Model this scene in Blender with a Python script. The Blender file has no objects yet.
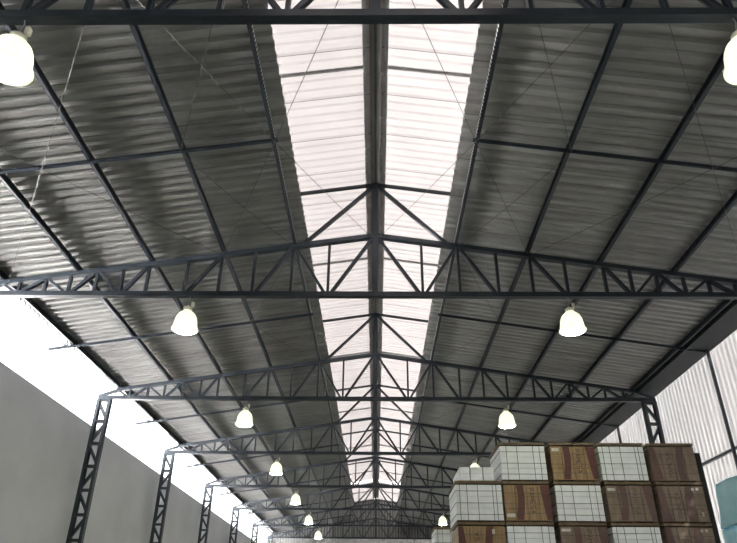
import bpy, bmesh, math, random
from mathutils import Vector, Matrix
random.seed(7)
C = bpy.context.scene.collection
SC = bpy.context.scene

# ------------------------------------------------------------------ measures
CAMZ = 1.26                      # eye height above the floor
HB = 5.60 + CAMZ                 # bottom chord of the trusses
ZA = 6.98 + CAMZ                 # apex of the top chords
ZL = 8.25 + CAMZ                 # apex of the lantern frame
SL = 0.151                       # roof slope
Y1, DY = 4.58, 6.45              # first truss, truss spacing
NT = 8
PX = [1.64 + 1.415 * k for k in range(5)]    # purlin lines p1..p5
INX, OUTX = 7.44, 7.81           # column legs
TY = lambda i: Y1 + DY * (i - 1)
chord = lambda x: ZA - SL * abs(x)
sheet = lambda x: ZA + 0.135 - SL * abs(x)
lsheet = lambda x: ZL + 0.13 - SL * abs(x)
YB, YE = -7.6, 49.95             # hall from behind the viewer to the end wall

# ------------------------------------------------------------------ materials
def nodes(name):
    m = bpy.data.materials.new(name); m.use_nodes = True
    nt = m.node_tree; b = nt.nodes.get('Principled BSDF')
    return m, nt, b
def N(nt, t, **kw):
    n = nt.nodes.new(t)
    for k, v in kw.items():
        if k in n.inputs: n.inputs[k].default_value = v
        else: setattr(n, k, v)
    return n
def L(nt, a, b): nt.links.new(a, b)
def col(c): return (c[0], c[1], c[2], 1)
def noisy(name, c1, c2, scale=(1, 1, 1), rough=.6, metal=0, detail=4, nscale=3, bump=0, seam=None, spec=None):
    """base colour mottled between c1 and c2; seam=(axis, phase, pitch, width, factor) marks sheet laps"""
    m, nt, b = nodes(name)
    tc = N(nt, 'ShaderNodeTexCoord'); mp = N(nt, 'ShaderNodeMapping'); mp.inputs['Scale'].default_value = scale
    L(nt, tc.outputs['Object'], mp.inputs['Vector'])
    nz = N(nt, 'ShaderNodeTexNoise'); nz.inputs['Scale'].default_value = nscale; nz.inputs['Detail'].default_value = detail
    L(nt, mp.outputs['Vector'], nz.inputs['Vector'])
    cr = N(nt, 'ShaderNodeValToRGB'); cr.color_ramp.elements[0].position = .3; cr.color_ramp.elements[1].position = .7
    cr.color_ramp.elements[0].color = col(c1); cr.color_ramp.elements[1].color = col(c2)
    L(nt, nz.outputs['Fac'], cr.inputs['Fac'])
    out = cr.outputs['Color']
    if seam: out = seam_nodes(nt, tc, out, seam)
    L(nt, out, b.inputs['Base Color'])
    b.inputs['Roughness'].default_value = rough; b.inputs['Metallic'].default_value = metal
    if spec is not None: b.inputs['Specular IOR Level'].default_value = spec
    if bump:
        bp = N(nt, 'ShaderNodeBump'); bp.inputs['Strength'].default_value = bump; bp.inputs['Distance'].default_value = .02
        L(nt, nz.outputs['Fac'], bp.inputs['Height']); L(nt, bp.outputs['Normal'], b.inputs['Normal'])
    m['out'] = 1
    return m
def seam_nodes(nt, tc, out, seam):
    ax, ph, pitch, w, fac = seam
    sx = N(nt, 'ShaderNodeSeparateXYZ'); L(nt, tc.outputs['Object'], sx.inputs[0])
    a = N(nt, 'ShaderNodeMath', operation='SUBTRACT'); L(nt, sx.outputs[ax], a.inputs[0]); a.inputs[1].default_value = ph - 200 * pitch
    d = N(nt, 'ShaderNodeMath', operation='MODULO'); L(nt, a.outputs[0], d.inputs[0]); d.inputs[1].default_value = pitch
    l = N(nt, 'ShaderNodeMath', operation='LESS_THAN'); L(nt, d.outputs[0], l.inputs[0]); l.inputs[1].default_value = w
    f = N(nt, 'ShaderNodeMath', operation='MULTIPLY'); L(nt, l.outputs[0], f.inputs[0]); f.inputs[1].default_value = fac
    mx = N(nt, 'ShaderNodeMix', data_type='RGBA'); L(nt, f.outputs[0], mx.inputs[0])
    L(nt, out, mx.inputs[6]); mx.inputs[7].default_value = (.02, .02, .02, 1)
    return mx.outputs[2]
def translucent(name, c1, c2, t, fac, scale, nscale, seam=None):
    """fibreglass sheet: part diffuse, part translucent"""
    m, nt, b = nodes(name); nt.nodes.remove(b); o = nt.nodes['Material Output']
    tc = N(nt, 'ShaderNodeTexCoord'); mp = N(nt, 'ShaderNodeMapping'); mp.inputs['Scale'].default_value = scale
    L(nt, tc.outputs['Object'], mp.inputs['Vector'])
    nz = N(nt, 'ShaderNodeTexNoise'); nz.inputs['Scale'].default_value = nscale; nz.inputs['Detail'].default_value = 3
    L(nt, mp.outputs['Vector'], nz.inputs['Vector'])
    cr = N(nt, 'ShaderNodeValToRGB'); cr.color_ramp.elements[0].position = .3; cr.color_ramp.elements[1].position = .7
    cr.color_ramp.elements[0].color = col(c1); cr.color_ramp.elements[1].color = col(c2)
    L(nt, nz.outputs['Fac'], cr.inputs['Fac']); out = cr.outputs['Color']
    if seam: out = seam_nodes(nt, tc, out, seam)
    df = N(nt, 'ShaderNodeBsdfDiffuse'); L(nt, out, df.inputs['Color'])
    tr = N(nt, 'ShaderNodeBsdfTranslucent')
    mu = N(nt, 'ShaderNodeMix', data_type='RGBA', blend_type='MULTIPLY'); mu.inputs[0].default_value = 1
    L(nt, out, mu.inputs[6]); mu.inputs[7].default_value = col(t); L(nt, mu.outputs[2], tr.inputs['Color'])
    mx = N(nt, 'ShaderNodeMixShader'); mx.inputs[0].default_value = fac
    L(nt, df.outputs[0], mx.inputs[1]); L(nt, tr.outputs[0], mx.inputs[2]); L(nt, mx.outputs[0], o.inputs['Surface'])
    return m
def plain(name, c, rough=.6, metal=0, emit=0, ecol=None):
    m, nt, b = nodes(name)
    b.inputs['Base Color'].default_value = col(c); b.inputs['Roughness'].default_value = rough; b.inputs['Metallic'].default_value = metal
    if emit:
        b.inputs['Emission Color'].default_value = col(ecol or c); b.inputs['Emission Strength'].default_value = emit
    return m

SEAM_Y = (1, 7.437, 1.0625, .022, .8)
M = {}
M['steel'] = noisy('blue_grey_steel_paint', (.016, .023, .031), (.025, .035, .046), nscale=5, rough=.4)
M['galv'] = noisy('galvanised_channel', (.30, .31, .31), (.40, .41, .40), nscale=8, rough=.5)
M['roof'] = noisy('weathered_zinc_sheet', (.255, .258, .244), (.378, .380, .362), scale=(.35, 1.6, 1), nscale=2.2, rough=.42, metal=.4, seam=(1, 7.437, 1.0625, .022, .5))
M['dark_zinc'] = noisy('dark_zinc_cap', (.10, .10, .095), (.16, .16, .15), nscale=2, rough=.6)
M['sky'] = translucent('fibreglass_skylight_sheet', (.83, .79, .78), (.90, .87, .86), (.0212, .0211, .0209), .55, (.5, 1.3, 1), 1.7, seam=(1, 7.437, 1.0625, .022, .55))
M['slit_glow'] = translucent('bright_slit_filler', (.90, .88, .87), (.94, .92, .91), (.05, .05, .05), .6, (.5, 1.3, 1), 1.7)  # added sheet passing extra light, stands in for the bright open slit
M['wallsheet'] = translucent('white_wall_sheet', (.72, .71, .69), (.80, .79, .775), (.030, .0305, .031), .5, (1, 1, .15), 1.5, seam=(1, .3, 1.0, .016, .5))
M['endsheet'] = translucent('pale_end_wall_sheet', (.60, .61, .59), (.70, .70, .68), (.02, .02, .02), .5, (1, 1, .15), 1.5)
M['plaster'] = noisy('grey_cement_render', (.51, .515, .53), (.62, .625, .64), scale=(1, .6, .8), nscale=.8, rough=.9, bump=.15, detail=6)
M['floor'] = noisy('polished_concrete_floor', (.17, .17, .165), (.24, .24, .235), nscale=.7, rough=.5)
M['yard'] = noisy('pale_yard_paving', (.74, .74, .74), (.80, .80, .80), nscale=.4, rough=.9)
M['bounce_cut'] = noisy('dark_bounce_cut', (.045, .044, .046), (.075, .073, .076), nscale=6, rough=.9)  # colour of the added strip that cuts bounce from the near ground
M['dark_paint'] = noisy('near_black_paint', (.008, .011, .014), (.014, .018, .022), nscale=4, rough=.6)
M['rod'] = plain('bare_steel_rod', (.13, .13, .12), .4, .4)
M['bell'] = plain('glowing_acrylic_bell', (.9, .9, .85), .3, 0, 1.02, (.97, 1.0, .70))
M['lens'] = plain('glowing_lamp_lens', (.9, .9, .85), .3, 0, 115, (.92, 1.0, .74))
M['gear'] = plain('cream_lamp_housing', (.72, .70, .58), .5)
M['cord'] = plain('grey_lamp_cable', (.35, .35, .33), .6)
M['white_pack'] = noisy('white_carton_film', (.69, .70, .71), (.81, .82, .83), nscale=5, rough=.35, bump=.2)
M['strap'] = plain('dark_green_strapping', (.055, .06, .057), .5)
M['brown_pack'] = noisy('brown_carton', (.20, .125, .058), (.34, .225, .110), scale=(11, 1, .6), nscale=3, rough=.5, bump=.1)
M['dull_pack'] = noisy('film_wrapped_brown_carton', (.155, .108, .075), (.235, .170, .120), scale=(4, 1, 1), nscale=3, rough=.35, bump=.2)
M['cap'] = noisy('tan_carton_cap', (.12, .082, .045), (.19, .135, .078), nscale=6, rough=.7)
M['wood'] = noisy('dark_pallet_wood', (.045, .028, .018), (.09, .055, .035), nscale=9, rough=.8)
M['band'] = noisy('dark_red_print', (.075, .020, .016), (.115, .034, .026), nscale=9, rough=.5)
M['dull_band'] = noisy('faded_red_print_under_film', (.085, .042, .034), (.125, .064, .052), nscale=9, rough=.4)
M['ink'] = plain('dark_brown_ink', (.085, .046, .022), .6)
M['sticker'] = noisy('white_paper_label', (.45, .43, .38), (.62, .60, .55), nscale=20, rough=.6)
M['tarp'] = noisy('teal_tarpaulin', (.38, .70, .84), (.50, .80, .92), nscale=4, rough=.45, bump=.3)
M['upright'] = noisy('near_black_upright', (.006, .006, .006), (.014, .014, .013), nscale=6, rough=.7)

# dashed strip: pale and dark dashes alternate along its length
m, nt, b = nodes('pale_dash_strip')
tc = N(nt, 'ShaderNodeTexCoord')
L(nt, seam_nodes(nt, tc, N(nt, 'ShaderNodeRGB').outputs[0], (1, 0, .075, .036, 1)), b.inputs['Base Color'])
[n for n in nt.nodes if n.type == 'RGB'][0].outputs[0].default_value = (.82, .82, .80, 1)
M['dash_pattern'] = m

# ------------------------------------------------------------------ mesh helpers
def box(bm, x0, y0, z0, x1, y1, z1):
    v = [bm.verts.new(p) for p in ((x0,y0,z0),(x1,y0,z0),(x1,y1,z0),(x0,y1,z0),(x0,y0,z1),(x1,y0,z1),(x1,y1,z1),(x0,y1,z1))]
    for f in ((3,2,1,0),(4,5,6,7),(0,1,5,4),(1,2,6,5),(2,3,7,6),(3,0,4,7)): bm.faces.new([v[i] for i in f])
def bar(bm, a, b, w, h, up=(0, 1, 0)):
    """square bar a->b: h along `up` (made perpendicular), w across"""
    a, b = Vector(a), Vector(b); d = (b - a).normalized(); u = Vector(up); u = (u - d * u.dot(d)).normalized(); s = d.cross(u)
    vs = []
    for p in (a, b):
        for i, j in ((-1,-1),(1,-1),(1,1),(-1,1)): vs.append(bm.verts.new(p + s * (i * w / 2) + u * (j * h / 2)))
    bm.faces.new(vs[0:4][::-1]); bm.faces.new(vs[4:8])
    for k in range(4): bm.faces.new((vs[k], vs[(k+1) % 4], vs[4 + (k+1) % 4], vs[4 + k]))
def angle(bm, a, b, w, t=.008, up=(0, 1, 0)):
    """pair of back-to-back steel angles, built as a T: a web and a flange"""
    a, b = Vector(a), Vector(b); d = (b - a).normalized(); u = Vector(up); u = (u - d * u.dot(d)).normalized(); s = d.cross(u)
    bar(bm, a, b, t * 2, w, up)
    bar(bm, a + u * (w / 2), b + u * (w / 2), w, t, up)
def tube(bm, pts, r, n=8):
    rings = []
    for i, p in enumerate(pts):
        p = Vector(p); q = Vector(pts[min(i + 1, len(pts) - 1)]) - Vector(pts[max(i - 1, 0)]); q.normalize()
        u = q.orthogonal().normalized(); w = q.cross(u)
        rings.append([bm.verts.new(p + (u * math.cos(2*math.pi*k/n) + w * math.sin(2*math.pi*k/n)) * r) for k in range(n)])
    for a, b in zip(rings, rings[1:]):
        for k in range(n): bm.faces.new((a[k], a[(k+1) % n], b[(k+1) % n], b[k]))
    bm.faces.new(rings[0][::-1]); bm.faces.new(rings[-1])
def lathe(bm, prof, n=32):
    rings = [[bm.verts.new((r * math.cos(2*math.pi*k/n), r * math.sin(2*math.pi*k/n), z)) for k in range(n)] for r, z in prof]
    for a, b in zip(rings, rings[1:]):
        for k in range(n): bm.faces.new((a[k], a[(k+1) % n], b[(k+1) % n], b[k]))
    bm.faces.new(rings[0]); bm.faces.new(rings[-1][::-1])
def obj(name, bm, mat, parent=None, smooth=False, bevel=0):
    me = bpy.data.meshes.new(name)
    bmesh.ops.recalc_face_normals(bm, faces=bm.faces)
    if smooth:
        for f in bm.faces: f.smooth = True
    bm.to_mesh(me); bm.free()
    o = bpy.data.objects.new(name, me); C.objects.link(o)
    if mat: me.materials.append(mat)
    if parent: o.parent = parent
    if bevel:
        md = o.modifiers.new('edge', 'BEVEL'); md.width = bevel; md.segments = 2
    return o
def tag(o, label=None, cat=None, group=None, kind=None):
    if label: o['label'] = label
    if cat: o['category'] = cat
    if group: o['group'] = group
    if kind: o['kind'] = kind
    return o
def empty(name, loc, label, cat, group=None):
    o = bpy.data.objects.new(name, None); C.objects.link(o); o.location = loc; o.empty_display_size = .2
    return tag(o, label, cat, group)
KIDS = {}
def kids(o): return [c for c in bpy.data.objects if c.parent == o]
def dup(root, loc, label, group=None):
    def rec(o, par):
        c = o.copy(); C.objects.link(c)
        if par: c.parent = par
        for k in kids(o): rec(k, c)
        return c
    r = rec(root, None); r.location = loc; r['label'] = label
    if group: r['group'] = group
    return r
ORD = ['nearest', 'second', 'third', 'fourth', 'fifth', 'sixth', 'seventh', 'farthest']

# ------------------------------------------------------------------ setting
def corrugated(name, mat, a, b, span, along, depth, pitch=.2125, phase=0.0, label=None):
    """trapezoidal sheet; ribs run from a(t) to b(t), repeated with t over span; depth is a vector"""
    bm = bmesh.new(); d = Vector(depth); t0, t1 = span
    prof = [(0, 0), (.42, 0), (.56, 1), (.86, 1)]
    ts = []
    k = math.floor((t0 - phase) / pitch)
    while True:
        done = False
        for u, h in prof:
            t = phase + (k + u) * pitch
            if t < t0: continue
            if t > t1: done = True; break
            ts.append((t, h))
        if done: break
        k += 1
    va = [bm.verts.new(Vector(a(t)) + d * h) for t, h in ts]; vb = [bm.verts.new(Vector(b(t)) + d * h) for t, h in ts]
    for i in range(len(ts) - 1): bm.faces.new((va[i], va[i+1], vb[i+1], vb[i]))
    o = obj(name, bm, mat); o['kind'] = 'structure'
    return o
EX = {-1: 7.48, 1: 7.97}
for s in (-1, 1):
    corrugated('ceiling', M['roof'], lambda t: (s*1.37, t, sheet(1.37)), lambda t: (s*EX[s], t, sheet(EX[s])), (YB, YE + .12), 1, (0, 0, .06), phase=7.437)
# lantern: translucent sheets over the ridge opening, two lengths, the bright slit between imitated by an added sheet
for s in (-1, 1):
    for y0, y1 in ((YB, 42.93), (43.33, YE + .1), (42.93, 43.33)):
        corrugated('skylight', M['sky'] if y0 != 42.93 else M['slit_glow'], lambda t: (s*.10, t, lsheet(.10)), lambda t: (s*2.05, t, lsheet(2.05)), (y0, y1), 1, (0, 0, .028), phase=7.437)
for s, side in ((-1, 'left'), (1, 'right')):
    bm = bmesh.new(); a, b = sorted((s*1.72, s*1.735)); box(bm, a, YB, sheet(1.72) + .062, b, YE, lsheet(1.72) - .005)
    tag(obj('lantern_light_baffle', bm, M['sky']), kind='structure')  # unseen added baffle, keeps sun bounced off the roof out of the lantern
bm = bmesh.new()
for s in (-1, 1):
    box(bm, min(0, s*.17), YB, lsheet(0) + .03, max(0, s*.17), YE, lsheet(0) + .04); box(bm, min(s*.162, s*.17), YB, lsheet(.17) + .02, max(s*.162, s*.17), YE, lsheet(0) + .03)
tag(obj('ridge_cap', bm, M['dark_zinc']), kind='structure')
bm = bmesh.new(); box(bm, -.02, YB, ZL + .03, .02, 49.3, ZL + .10)
tag(obj('ridge_beam', bm, M['steel']), 'dark slender beam along the middle of the skylight ridge', 'beam')

bm = bmesh.new(); box(bm, -8.2, YB, -.2, 8.2, YE + .2, 0); tag(obj('floor', bm, M['floor']), kind='structure')
bm = bmesh.new(); box(bm, -60, -60, -.5, 60, 120, -.25); tag(obj('ground', bm, M['yard']), kind='structure')
bm = bmesh.new(); box(bm, -22, -60, -.3, -8.3, 120, -.22); tag(obj('ground', bm, M['bounce_cut']), kind='structure')  # unseen dark strip, added to sharpen purlin shadows under the left roof
bm = bmesh.new(); box(bm, -8.22, YB, 0, -8.0, YE, 4.90 + CAMZ); tag(obj('wall_left', bm, M['plaster'], bevel=.01), kind='structure')
WX = 7.97
o = corrugated('wall_right', M['wallsheet'], lambda t: (WX, t, 0), lambda t: (WX, t, sheet(WX) - .01), (YB, YE), 1, (.08, 0, 0), pitch=.2, phase=.3)
# end wall: pale sheets below the truss, zinc gable above
o = corrugated('wall_back', M['endsheet'], lambda t: (t, YE, 0), lambda t: (t, YE, HB - .02), (-8.0, 7.97), 0, (0, .035, 0), pitch=.2)
o = corrugated('wall_back', M['roof'], lambda t: (t, YE, HB - .02), lambda t: (t, YE, sheet(t) if abs(t) > 1.75 else lsheet(t)), (-8.0, 7.97), 0, (0, .035, 0), pitch=.2)

bm = bmesh.new()
box(bm, -8.0, YB - .15, 0, -3.2, YB, HB); box(bm, 3.2, YB - .15, 0, 7.97, YB, HB); box(bm, -3.2, YB - .15, 0, 3.2, YB, HB)
box(bm, -8.0, YB - .15, HB, 7.97, YB, HB + 1.0)
tag(obj('wall_front', bm, M['plaster']), kind='structure')
# eave plate / gutter on the right between the last purlin and the wall
bm = bmesh.new()
box(bm, 7.36, YB, sheet(7.5) - .17, 7.40, YE, sheet(7.5) - .02)
v = [bm.verts.new(p) for p in ((7.40, YB, sheet(7.5)-.15), (WX-.01, YB, sheet(WX)-.12), (WX-.01, YE, sheet(WX)-.12), (7.40, YE, sheet(7.5)-.15))]
v2 = [bm.verts.new(p) for p in ((7.40, YB, sheet(7.5)-.13), (WX-.01, YB, sheet(WX)-.10), (WX-.01, YE, sheet(WX)-.10), (7.40, YE, sheet(7.5)-.13))]
bm.faces.new(v); bm.faces.new(v2[::-1])
for k in range(4): bm.faces.new((v[k], v2[k], v2[(k+1) % 4], v[(k+1) % 4]))
tag(obj('gutter_plate', bm, M['dark_paint']), 'dark steel gutter plate running along the top of the right metal wall', 'gutter')
# bright folded gutter lip on the left eave
bm = bmesh.new()
box(bm, -7.500, YB, sheet(7.5) - .13, -7.485, YE, sheet(7.5) + .06); box(bm, -7.545, YB, sheet(7.5) - .13, -7.50, YE, sheet(7.5) - .118)
fp = empty('eave_flashing', (0, 0, 0), 'dark folded flashing under the left eave edge', 'flashing')
b2 = bmesh.new(); box(b2, -7.484, YB, sheet(7.5) - .13, -7.355, YE, sheet(7.5) - .122); obj('flange', b2, M['steel'], fp)
tag(obj('eave_gutter', bm, M['galv']), 'pale folded gutter along the left eave above the open gap', 'gutter')

# ------------------------------------------------------------------ purlins
PN = ['first', 'second', 'third', 'fourth', 'fifth']
for s, side in ((-1, 'left'), (1, 'right')):
    for k, x in enumerate(PX):
        z = chord(x); bm = bmesh.new()
        # C channel: web + two flanges
        box(bm, s*x - .004, YB, z + .004, s*x + .004, YE - .05, z + .122)
        o_ = 1 if s < 0 else -1
        for zz in (z + .004, z + .114):
            a, b = sorted((s*x, s*x + o_*.05)); box(bm, a, YB, zz, b, YE - .05, zz + .008)
        if k == 0:
            r = empty('roof_purlin', (0, 0, 0), 'steel purlin with a pale dashed strip along the %s edge of the skylight' % side, 'purlin', 'roof purlins')
            obj('channel', bm, M['steel'], r)
            bm = bmesh.new(); a, b = sorted((s*x + o_*.052, s*x + o_*.058)); box(bm, a, YB, z + .02, b, YE - .05, z + .07)
            tag(obj('dash_strip', bm, M['dash_pattern'], r), 'pale dashed strip')
        else:
            tag(obj('roof_purlin', bm, M['steel']), 'steel purlin under the %s roof slope, %s line out from the skylight' % (side, PN[k]) if k < 4 else
                'outermost steel purlin at the eave of the %s roof slope' % side, 'purlin', 'roof purlins')
    bm = bmesh.new(); box(bm, min(s*.15, s*.21), YB, ZL + .02, max(s*.15, s*.21), 49.3, ZL + .09)
    tag(obj('ridge_purlin', bm, M['galv']), 'pale ridge purlin just %s of the dark strip at the skylight ridge' % side, 'purlin', 'pale ridge purlins')

# ------------------------------------------------------------------ trusses
TOPN = [0, PX[0], PX[1], PX[2], 5.47, 6.45, 7.30]
BOTN = [.90, 2.37, 3.70, 4.95, 5.96, 6.93]
def make_truss():
    r = empty('roof_truss', (0, TY(1), HB), '', 'truss', 'roof trusses')
    z0 = 0; cz = lambda x: chord(x) - HB
    bm = bmesh.new()
    for dy in (-.03, .03):                                   # two channels laid back to back
        box(bm, -OUTX, dy - .028, -.05, OUTX, dy + .028, .05)
    obj('bottom_chord', bm, M['steel'], r)
    for s in (-1, 1):
        bm = bmesh.new()
        for dy in (-.03, .03): bar(bm, (0, dy, cz(0) - .045), (s*7.34, dy, cz(7.34) - .045), .09, .056)
        obj('top_chord', bm, M['steel'], r)
        bm = bmesh.new(); bar(bm, (s*7.30, 0, cz(7.3) - .06), (s*7.80, 0, .05), .07, .08); obj('end_strut', bm, M['steel'], r)
    bm = bmesh.new(); bar(bm, (0, 0, .05), (0, 0, ZL - HB), .11, .11); obj('king_post', bm, M['steel'], r)
    for s in (-1, 1):
        def web(name, x0, zz0, x1, zz1, w=.05):
            bm = bmesh.new()
            for dy in (-.022, .022): bar(bm, (s*x0, dy, zz0), (s*x1, dy, zz1), w, .028)
            obj(name, bm, M['steel'], r)
        for i, b in enumerate(BOTN):
            t0, t1 = TOPN[i], TOPN[i+1]
            web('diagonal', t0 + (.06 if i == 0 else .05), cz(t0) - .10, b - .05, .05, .06)
            web('vertical', b + .02, .05, b + .02, cz(b) - .09)
            if i: web('vertical', t0, .05, t0, cz(t0) - .09)
            if i == 0 or i >= 3: web('diagonal', b + .09, .05, t1 - .05, cz(t1) - .09)
        # lantern frame on the ridge
        bm = bmesh.new(); bar(bm, (s*.05, 0, ZL - HB - .03), (s*2.03, 0, ZL - HB - .03 - SL*1.98), .06, .06); obj('lantern_rafter', bm, M['steel'], r)
        bm = bmesh.new(); bar(bm, (s*.05, 0, ZL - HB - .08), (s*1.42, 0, cz(1.42) + .0), .07, .07); obj('lantern_brace', bm, M['steel'], r)
    return r
t0 = make_truss()
TL = ['nearest roof truss, its thick bottom chord crossing the top of the view',
      'second roof truss from the viewer, spanning the whole width of the view']
for i in range(1, NT + 1):
    lab = TL[i-1] if i <= 2 else ('last roof truss standing against the end wall' if i == NT else '%s roof truss counted from the viewer' % ORD[i-1])
    if i == 1: t0['label'] = lab
    else: dup(t0, (0, TY(i), HB), lab)

# ------------------------------------------------------------------ lattice columns
def make_column():
    r = empty('lattice_column', (0, 0, 0), '', 'column', 'lattice columns')
    c = (INX + OUTX) / 2; hx = (OUTX - INX) / 2
    for s in (-1, 1):
        bm = bmesh.new(); x = s * hx
        box(bm, x - .005 if s < 0 else x - .075 + .07, -.075, 0, x + .005, .075, HB - .052)
        for dy in (-.075, .067):
            a, b = sorted((x, x + s * -.075)); box(bm, a, dy, 0, b, dy + .008, HB - .052)
        obj('leg', bm, M['steel'], r)
    n = 11; p = (HB - .12) / n
    for k in range(n + 1):
        z = .06 + k * p - (.03 if k == n else 0)
        bm = bmesh.new(); bar(bm, (-hx + .006, 0, z), (hx - .006, 0, z), .075, .10); obj('batten', bm, M['steel'], r)
        if k < n:
            a, b = (-1, 1) if k % 2 else (1, -1)
            bm = bmesh.new(); bar(bm, (a*(hx - .01), 0, z + .03), (b*(hx - .01), 0, z + p - .03), .075, .07); obj('diagonal', bm, M['steel'], r)
    return r
c0 = None
for s, side in ((-1, 'left'), (1, 'right')):
    for i in range(1, NT + 1):
        w = 'grey wall' if s < 0 else 'metal wall'
        lab = ('dark lattice column by the right metal wall, rising behind the brown pallet' if (s, i) == (1, 3) else
               'blue-grey lattice column at the left grey wall, largest one in the view' if (s, i) == (-1, 3) else
               'lattice column by the %s %s, under the %s roof truss' % (side, w, ORD[i-1]))
        loc = (s * (INX + OUTX) / 2, TY(i), 0)
        if c0 is None: c0 = make_column(); c0.location = loc; c0['label'] = lab
        else: dup(c0, loc, lab)

# ------------------------------------------------------------------ struts and rods between the trusses
for i in range(1, NT):
    ym = (TY(i) + TY(i+1)) / 2 + .04
    bay = 'beyond the %s truss' % ORD[i-1]
    for s, side in ((-1, 'left'), (1, 'right')):
        xe = 7.86 if s < 0 else 7.9
        bm = bmesh.new(); angle(bm, (s*(PX[0] - .1), ym, chord(PX[0] - .1) - .028), (s*xe, ym, chord(xe) - .028), .055, .006, (0, 0, 1))
        tag(obj('roof_strut', bm, M['steel']), '%s roof slope strut %s' % (side, bay), 'strut', 'mid-bay struts')
        bm = bmesh.new(); z = lambda x: lsheet(x) - .035
        angle(bm, (s*.16, ym, z(.16)), (s*2.0, ym, z(2.0)), .05, .006, (0, 0, 1))
        tag(obj('skylight_strut', bm, M['galv']), '%s skylight strut %s' % (side, bay), 'strut', 'skylight struts')
        zc = lambda x: chord(x) - .035
        def rod(p, q, lab, g):
            bm = bmesh.new(); p, q = Vector(p), Vector(q)
            pts = [p + (q - p) * t - Vector((0, 0, .05 * 4 * t * (1 - t))) for t in (0, .25, .5, .75, 1)]
            tube(bm, pts, .0055, 6); tag(obj('brace_rod', bm, M['rod']), lab, 'rod', g)
        for e, yy in ((0, TY(i)), (1, TY(i+1))):
            rod((s*PX[0], yy, zc(PX[0])), (s*PX[1], ym, zc(PX[1])), '%s sag rod by the skylight, %s half of bay %s' % (side, ('near', 'far')[e], bay), 'sag rods')
        if i == 1:
            rod((s*.10, TY(1), zc(.1)), (s*PX[1], TY(2), zc(PX[1])), 'thin %s cross brace from the near ridge out to the second truss' % side, 'cross braces')
            rod((s*PX[1], TY(1), zc(PX[1])), (s*.10, TY(2), zc(.1)), 'thin %s cross brace running in to the ridge of the second truss' % side, 'cross braces')
            rod((s*PX[1], TY(1), zc(PX[1])), (s*7.2, TY(2), zc(7.2)), 'thin %s cross brace falling to the eave end of the second truss' % side, 'cross braces')
            rod((s*7.2, TY(1), zc(7.2)), (s*PX[1], TY(2), zc(PX[1])), 'thin %s cross brace from the near eave in to the second truss' % side, 'cross braces')

# ------------------------------------------------------------------ right wall: girts and posts
for n, z in (('upper', 3.50 + CAMZ), ('lower', 1.4 + CAMZ)):
    bm = bmesh.new(); box(bm, WX - .075, YB, z - .027, WX - .004, YE - .1, z + .027)
    tag(obj('wall_girt', bm, M['steel']), '%s horizontal steel girt along the right metal wall' % n, 'girt', 'wall girts')
for i in range(1, NT):
    ym = (TY(i) + TY(i+1)) / 2
    bm = bmesh.new(); box(bm, WX - .15, ym - .022, 0, WX - .08, ym + .022, sheet(WX) - .125)
    tag(obj('wall_post', bm, M['steel']), 'thin steel post on the right metal wall between the %s and %s trusses' % (ORD[i-1], ORD[i]), 'post', 'wall posts')

# ------------------------------------------------------------------ pendant lamps
def make_lamp():
    r = empty('pendant_lamp', (0, 0, 0), '', 'lamp', 'bell pendant lamps')      # origin at the chord underside
    bm = bmesh.new(); tube(bm, [(0, 0, 0), (.012, 0, -.06), (-.008, 0, -.14), (0, 0, -.22)], .007, 8); obj('cord', bm, M['cord'], r)
    bm = bmesh.new(); lathe(bm, [(.012, -.19), (.03, -.20), (.035, -.225), (.075, -.235), (.085, -.25), (.082, -.29), (.070, -.30), (.03, -.302)], 24); obj('gear_housing', bm, M['gear'], r, True)
    bm = bmesh.new()
    prof = [(.86*r_, -.30 + (z_ + .322) * .93) for r_, z_ in [(.05, -.322), (.085, -.326), (.108, -.345), (.150, -.376), (.192, -.42), (.221, -.475), (.238, -.535), (.248, -.60), (.257, -.66), (.270, -.705), (.292, -.732), (.292, -.742), (.26, -.752), (.12, -.775), (.02, -.78)]]
    lathe(bm, prof, 40); b = obj('bell_shade', bm, M['bell'], r, True); b['label'] = 'glowing bell shade'
    bm = bmesh.new(); lathe(bm, [(.86*r_, -.30 + (z_ + .322) * .93) for r_, z_ in [(.02, -.782), (.12, -.777), (.235, -.756), (.235, -.762), (.12, -.785), (.02, -.79)]], 40); obj('lens', bm, M['lens'], r, True)
    bm = bmesh.new(); box(bm, .055, -.03, -.215, .105, .03, -.12); obj('plug_box', bm, M['gear'], r, bevel=.006)
    return r
p0 = None
for s, side in ((-1, 'left'), (1, 'right')):
    for i in range(1, 8):
        if s > 0 and i in (5, 7): continue
        lab = ('large glowing bell lamp cut by the upper %s corner edge' % side if i == 1 else
               'glowing bell lamp in the %s row under the %s truss' % (side, ORD[i-1]))
        if (s, i) == (1, 4): lab = 'glowing bell lamp peeping over the half-height white pallet'
        if (s, i) == (1, 6): lab = 'far glowing bell lamp just left of the white pallets'
        loc = (s * 3.62 + {(-1, 1): -.06, (1, 1): .10, (-1, 2): .04, (1, 2): .07}.get((s, i), 0), TY(i), HB - .05)
        if p0 is None: p0 = make_lamp(); p0.location = loc; p0['label'] = lab
        else: dup(p0, loc, lab)

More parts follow.
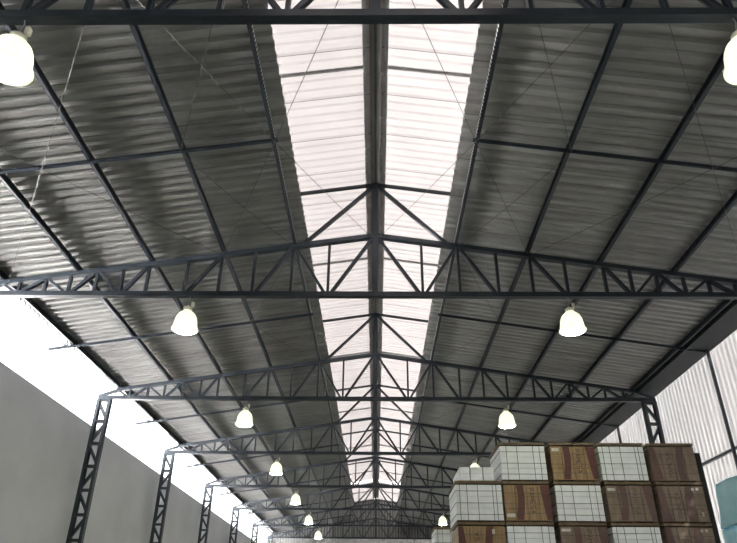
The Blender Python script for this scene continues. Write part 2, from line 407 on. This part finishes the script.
# ------------------------------------------------------------------ tile pallets
PW, PD, PH = .90, 1.25, .756
BH = 0.656                                                     # carton block height
def rod_box(bm, x0, y0, z0, x1, y1, z1): box(bm, x0, y0, z0, x1, y1, z1)
def pallet_base(r, w=PW):
    bm = bmesh.new()
    for x in (0, w/2 - .05, w - .10): box(bm, x, .01, 0, x + .10, PD - .01, .020)
    for k in range(6): box(bm, 0, .0 + k * (PD - .12) / 5, .020, w, .12 + k * (PD - .12) / 5, .030)
    obj('wooden_base', bm, M['wood'], r)
def cap(r, z, w=PW):
    """folded carton lid: a slab with turned-down rim, scalloped at its lower edge"""
    bm = bmesh.new(); e = .004
    box(bm, -e, -e, z + .056, w + e, PD + e, z + .069)
    n = 22
    for k in range(n):
        a = -e + k * (w + 2*e) / n; box(bm, a, -e, z + .018 + .008 * (k % 2), a + (w + 2*e) / n, -e + .008, z + .056)
    box(bm, -e, -e + .008, z + .02, -e + .008, PD + e, z + .056); box(bm, w + e - .008, -e + .008, z + .02, w + e, PD + e, z + .056)
    obj('carton_lid', bm, M['cap'], r)
def carton_block(name, r, mat, z0, h, cols, rows, seed):
    rnd = random.Random(seed); bm = bmesh.new()
    for i in range(cols):
        for j in range(rows):
            x0, x1 = PW * i / cols, PW * (i + 1) / cols; za, zb = z0 + h * j / rows, z0 + h * (j + 1) / rows
            jx = [rnd.uniform(0, .010) for _ in range(3)]
            box(bm, x0 + .003 + (jx[0] if i == 0 else 0), jx[1], za + .001, x1 - .003, PD - jx[2], zb - .0015)
    return obj(name, bm, mat, r, bevel=.004)
def straps(r, z0, h, xs, zs):
    t = .004
    for x in xs:
        bm = bmesh.new()
        box(bm, x - .005, -t - .001, z0, x + .005, -.001, z0 + h); box(bm, x - .008, PD + .001, z0, x + .008, PD + .001 + t, z0 + h); box(bm, x - .008, -t - .001, z0 + h, x + .008, PD + t + .001, z0 + h + .003)
        obj('strap', bm, M['strap'], r)
    for z in zs:
        bm = bmesh.new(); e = .001
        box(bm, -t - e, -t - e, z - .0045, PW + t + e, -e, z + .0045); box(bm, -t - e, PD + e, z - .007, PW + t + e, PD + t + e, z + .007)
        box(bm, -t - e, -e, z - .007, -e, PD + e, z + .007); box(bm, PW + e, -e, z - .007, PW + t + e, PD + e, z + .007)
        obj('strap', bm, M['strap'], r)
def make_white(seed, xs):
    r = empty('tile_pallet', (0, 0, 0), '', 'pallet', 'stacked tile pallets')
    pallet_base(r); carton_block('carton_block', r, M['white_pack'], .030, BH, 1, 3, seed)
    straps(r, .030, BH, xs, [.030 + BH * f for f in (.16, .48, .82)]); cap(r, .030 + BH)
    return r
def curved_band(r, x_of, z0, z1, y, mat):
    bm = bmesh.new(); n = 14; L0 = []; L1 = []
    for k in range(n + 1):
        f = k / n; z = z0 + (z1 - z0) * f; a, b = x_of(f)
        L0.append([bm.verts.new((a, yy, z)) for yy in (y, y - .0025)]); L1.append([bm.verts.new((b, yy, z)) for yy in (y, y - .0025)])
    for k in range(n):
        bm.faces.new((L0[k][1], L1[k][1], L1[k+1][1], L0[k+1][1])); bm.faces.new((L0[k][0], L0[k+1][0], L1[k+1][0], L1[k][0]))
        bm.faces.new((L0[k][0], L0[k][1], L0[k+1][1], L0[k+1][0])); bm.faces.new((L1[k][0], L1[k+1][0], L1[k+1][1], L1[k][1]))
    for A, B in ((L0[0], L1[0]), (L0[-1], L1[-1])): bm.faces.new((A[0], B[0], B[1], A[1]))
    return obj('printed_band', bm, mat, r)
GLYPH = [((0,0,0,1),(0,1,.7,1),(.7,1,.7,.5),(0,.5,.7,.5)), ((0,0,.4,1),(.4,1,.8,0),(.12,.4,.68,.4)), ((0,0,0,1),(0,1,.4,.4),(.4,.4,.8,1),(.8,1,.8,0)),
         ((0,0,0,1),(0,1,.7,1),(0,.5,.5,.5),(0,0,.7,0)), ((.7,1,0,1),(0,1,0,.5),(0,.5,.7,.5),(.7,.5,.7,0),(.7,0,0,0)), ((0,0,.4,1),(.4,1,.8,0),(.12,.4,.68,.4))]
def make_brown(mat, flip, seed, label_at):
    """carton block printed with two dark red arcs, a vertical row of worn blurred lettering and paper stickers"""
    r = empty('tile_pallet', (0, 0, 0), '', 'pallet', 'stacked tile pallets')
    pallet_base(r); carton_block('carton_block', r, mat, .030, BH, 4, 3, seed)
    y = -.0005; z0, z1 = .045, .030 + BH - .01
    X = (lambda x: PW - x) if flip else (lambda x: x)
    F = (lambda f: 1 - f) if flip else (lambda f: f)
    def arc1(f): g = F(f); a = .215 + .05 * math.sin(math.pi * (.25 + .75*(1-g))); return tuple(sorted((X(a), X(a + .135))))
    def arc2(f): g = F(f); a = .715 + .08 * (1 - g) ** 1.3; return tuple(sorted((X(a), X(.89))))
    bmt = M['dull_band'] if mat is M['dull_pack'] else M['band']
    curved_band(r, arc1, z0, z1, y, bmt); curved_band(r, arc2, z0, z1, y, bmt)
    bm = bmesh.new(); gh = .072
    for k, g in enumerate(GLYPH):
        zc = z1 - .05 - k * .082
        for ax, ay, bx, by in g:                              # letters lie on their side, read downwards
            p = (.50 + ay * .085, y - .002, zc - ax * gh); q = (.50 + by * .085, y - .002, zc - bx * gh)
            zm = z0 + z1
            if flip: p, q = (PW - p[0], p[1], zm - p[2]), (PW - q[0], q[1], zm - q[2])
            bar(bm, p, q, .012, .0025)
    obj('printed_lettering', bm, M['ink'], r)
    for (sx, sz, w, h) in label_at:
        bm = bmesh.new(); box(bm, sx, y - .004, sz, sx + w, y, sz + h); obj('sticker', bm, M['sticker'], r)
    t = .003
    for z in (.030 + BH * .2, .030 + BH * .46, .030 + BH * .76):
        bm = bmesh.new(); box(bm, -t, -t - .004, z - .004, PW + t, -.004, z + .004)
        box(bm, -t, -.004, z - .004, -.0005, PD, z + .004); box(bm, PW + .0005, -.004, z - .004, PW + t, PD, z + .004); obj('strap', bm, M['strap'], r)
    cap(r, .030 + BH)
    return r
CX = [1.57, 2.50, 3.50, 4.49, 5.48]; FY = 13.0
zr = lambda row: PH * (6 - row)                               # row 1 is the top row
LOWER = 'tile pallet in the lower rows of the stack, below the picture edge'
W1 = [.13, .34, .66, .79]; W2 = [.08, .22, .43, .72, .79]
def place(o, c, row, label, dx=0, dy=0):
    o.location = (CX[c] + dx, FY + dy, zr(row)); o['label'] = label
# top row
pw = make_white(1, W1); place(pw, 1, 1, 'white strapped pallet in the top row, leftmost full-height one')
pb = make_brown(M['brown_pack'], False, 2, [(.04, .030 + BH - .10, .14, .06)]); place(pb, 2, 1, 'tan and red printed carton pallet in the top row, between two white ones')
o = make_white(3, W2); place(o, 3, 1, 'white strapped pallet in the top row, between two brown ones', -.02); pw2 = o
pd = make_brown(M['dull_pack'], True, 4, []); place(pd, 4, 1, 'dull brown film-wrapped pallet at the right end of the top row', -.01)
# half-height white pallet on the end column
h = empty('tile_pallet', (1.67, FY + .02, zr(1)), 'half-height white carton block standing on the left end of the stack', 'pallet', 'stacked tile pallets')
bm = bmesh.new()
for i in range(3):
    for j in range(2): box(bm, .225 * i + .002, .003 * j, .012 + .13 * j, .225 * (i + 1) - .002, 1.15, .012 + .13 * (j + 1) - .002)
obj('carton_block', bm, M['white_pack'], h, bevel=.006)
bm = bmesh.new(); box(bm, -.05, -.005, 0, .72, 1.2, .010); obj('carton_sheet', bm, M['cap'], h)
for x in (.20, .46):
    bm = bmesh.new(); box(bm, x, -.005, .012, x + .012, -.001, .272); box(bm, x, -.005, .272, x + .012, 1.15, .275); obj('strap', bm, M['strap'], h)
# second row
dup(pw2, (CX[0], FY, zr(2)), 'white strapped pallet at left end of second row, carrying a half-height block')
o = make_brown(M['brown_pack'], False, 6, [(.03, .09, .16, .07)]); place(o, 1, 2, 'tan and red printed pallet in second row, white sticker at lower left')
dup(pw, (CX[2], FY, zr(2)), 'white strapped pallet in the middle of the second row')
o = make_brown(M['dull_pack'], False, 7, [(.03, .030 + BH - .10, .15, .05)]); place(o, 3, 2, 'brown printed pallet in the second row with a white sticker at its upper left')
o = make_brown(M['dull_pack'], True, 8, [(.66, .030 + BH - .09, .05, .05), (.75, .030 + BH - .085, .05, .05), (.77, .13, .035, .07)]); place(o, 4, 2, 'dull brown pallet at the right end of the second row with small white stickers')
pm = o
# third row
o = make_brown(M['brown_pack'], True, 9, [(.65, .030 + BH - .14, .05, .08)]); place(o, 0, 3, 'tan and red printed pallet at the left end of the third row')
dup(pw, (CX[1], FY, zr(3)), 'white strapped pallet in the third row, second from the left')
o = make_brown(M['dull_pack'], False, 10, [(.03, .030 + BH - .09, .17, .05)]); place(o, 2, 3, 'brown printed pallet in the middle of the third row')
dup(pw2, (CX[3], FY, zr(3)), 'white strapped pallet in the third row, second from the right')
dup(pm, (CX[4], FY, zr(3)), 'dull brown pallet at the right end of the third row')
for row in (4, 5, 6):
    for c in range(5):
        dup(pw if (c + row) % 2 else pb, (CX[c], FY, zr(row)), LOWER, 'pallets below the picture edge')
for row in (2, 3, 4, 5, 6):
    dup(pw2 if row % 2 == 0 else pw, (1.70, 19.6, zr(row)), 'white pallet on top of the separate stack farther back' if row == 2 else
        'pallet hidden lower in the separate stack farther back', 'stacked tile pallets' if row == 2 else 'hidden pallets of the far stack')

bm = bmesh.new(); box(bm, 6.392, 13.05, 0, 6.50, 13.12, 3.10 + CAMZ); box(bm, 6.395, 13.12, 0, 6.495, 14.2, 3.08 + CAMZ)  # tall near-black upright beside the stack
tag(obj('dark_upright', bm, M['upright'], bevel=.008), 'tall near-black board standing against the right end of the pallet stack', 'upright')

# teal tarpaulin hung on the right wall
tp = empty('tarpaulin', (WX - .25, 14, 0), 'pale teal tarpaulin hanging on the right metal wall beside the pallets', 'tarpaulin')
def cloth(name, y0, y1, z0, z1, off, lean):
    bm = bmesh.new(); n, mz = 26, 14; g = []
    for i in range(n + 1):
        row = []
        for j in range(mz + 1):
            y = y0 + (y1 - y0) * i / n; z = z0 + (z1 - z0) * j / mz
            row.append(bm.verts.new((off + .022 * math.sin(y * 7 + z) + .012 * math.sin(z * 9 + y * 3), y - 14 + lean * (z1 - z) * i / n, z)))
        g.append(row)
    for i in range(n):
        for j in range(mz): bm.faces.new((g[i][j], g[i+1][j], g[i+1][j+1], g[i][j+1]))
    o = obj(name, bm, M['tarp'], tp, True); md = o.modifiers.new('thick', 'SOLIDIFY'); md.thickness = .004
    return o
cloth('upper_sheet', 11.8, 15.02, 1.95 + CAMZ, 2.87 + CAMZ, -.07, .25)
cloth('lower_sheet', 11.8, 15.25, .01, 2.02 + CAMZ, -.02, .12)

# ------------------------------------------------------------------ camera, world
def cam_ray(px, py, f=640.8, p=.5064, yw=-.0145, r=-.0090):
    X, U = (px - 368.5) / f, (271.5 - py) / f
    X, U = X * math.cos(r) + U * math.sin(r), -X * math.sin(r) + U * math.cos(r)
    y = math.cos(p) - U * math.sin(p); z = math.sin(p) + U * math.cos(p); x = X
    x, y = x * math.cos(yw) + y * math.sin(yw), -x * math.sin(yw) + y * math.cos(yw)
    return Vector((x, y, z))
fw = cam_ray(368.5, 271.5); rt = cam_ray(368.5 + 640.8, 271.5) - fw; up = cam_ray(368.5, 271.5 - 640.8) - fw
cd = bpy.data.cameras.new('camera'); cam = bpy.data.objects.new('camera', cd); C.objects.link(cam)
cd.sensor_fit = 'HORIZONTAL'; cd.sensor_width = 36; cd.lens = 640.8 / 737 * 36; cd.clip_end = 500
mt = Matrix((rt.normalized(), up.normalized(), -fw.normalized())).transposed().to_4x4(); mt.translation = (.027, 0, CAMZ)
cam.matrix_world = mt; SC.camera = cam

w = bpy.data.worlds.new('overcast_sky'); SC.world = w; w.use_nodes = True
bg = w.node_tree.nodes['Background']; bg.inputs['Color'].default_value = (.96, .98, 1, 1); bg.inputs['Strength'].default_value = 3.0
sd = bpy.data.lights.new('sun', 'SUN'); sd.energy = 300; sd.angle = .02; sd.color = (1, .955, .95); so = bpy.data.objects.new('sun', sd); C.objects.link(so)
so.rotation_euler = Vector((-.45, .03, -.88)).to_track_quat('-Z', 'Y').to_euler()

SC.view_settings.view_transform = 'Standard'; SC.view_settings.look = 'None'; SC.view_settings.gamma = 1
SC.view_settings.use_curve_mapping = False; SC.view_settings.exposure = 0
SC.cycles.max_bounces = 10; SC.cycles.diffuse_bounces = 6; SC.cycles.transmission_bounces = 6; SC.cycles.use_denoising = True
SC.cycles.sample_clamp_indirect = 60
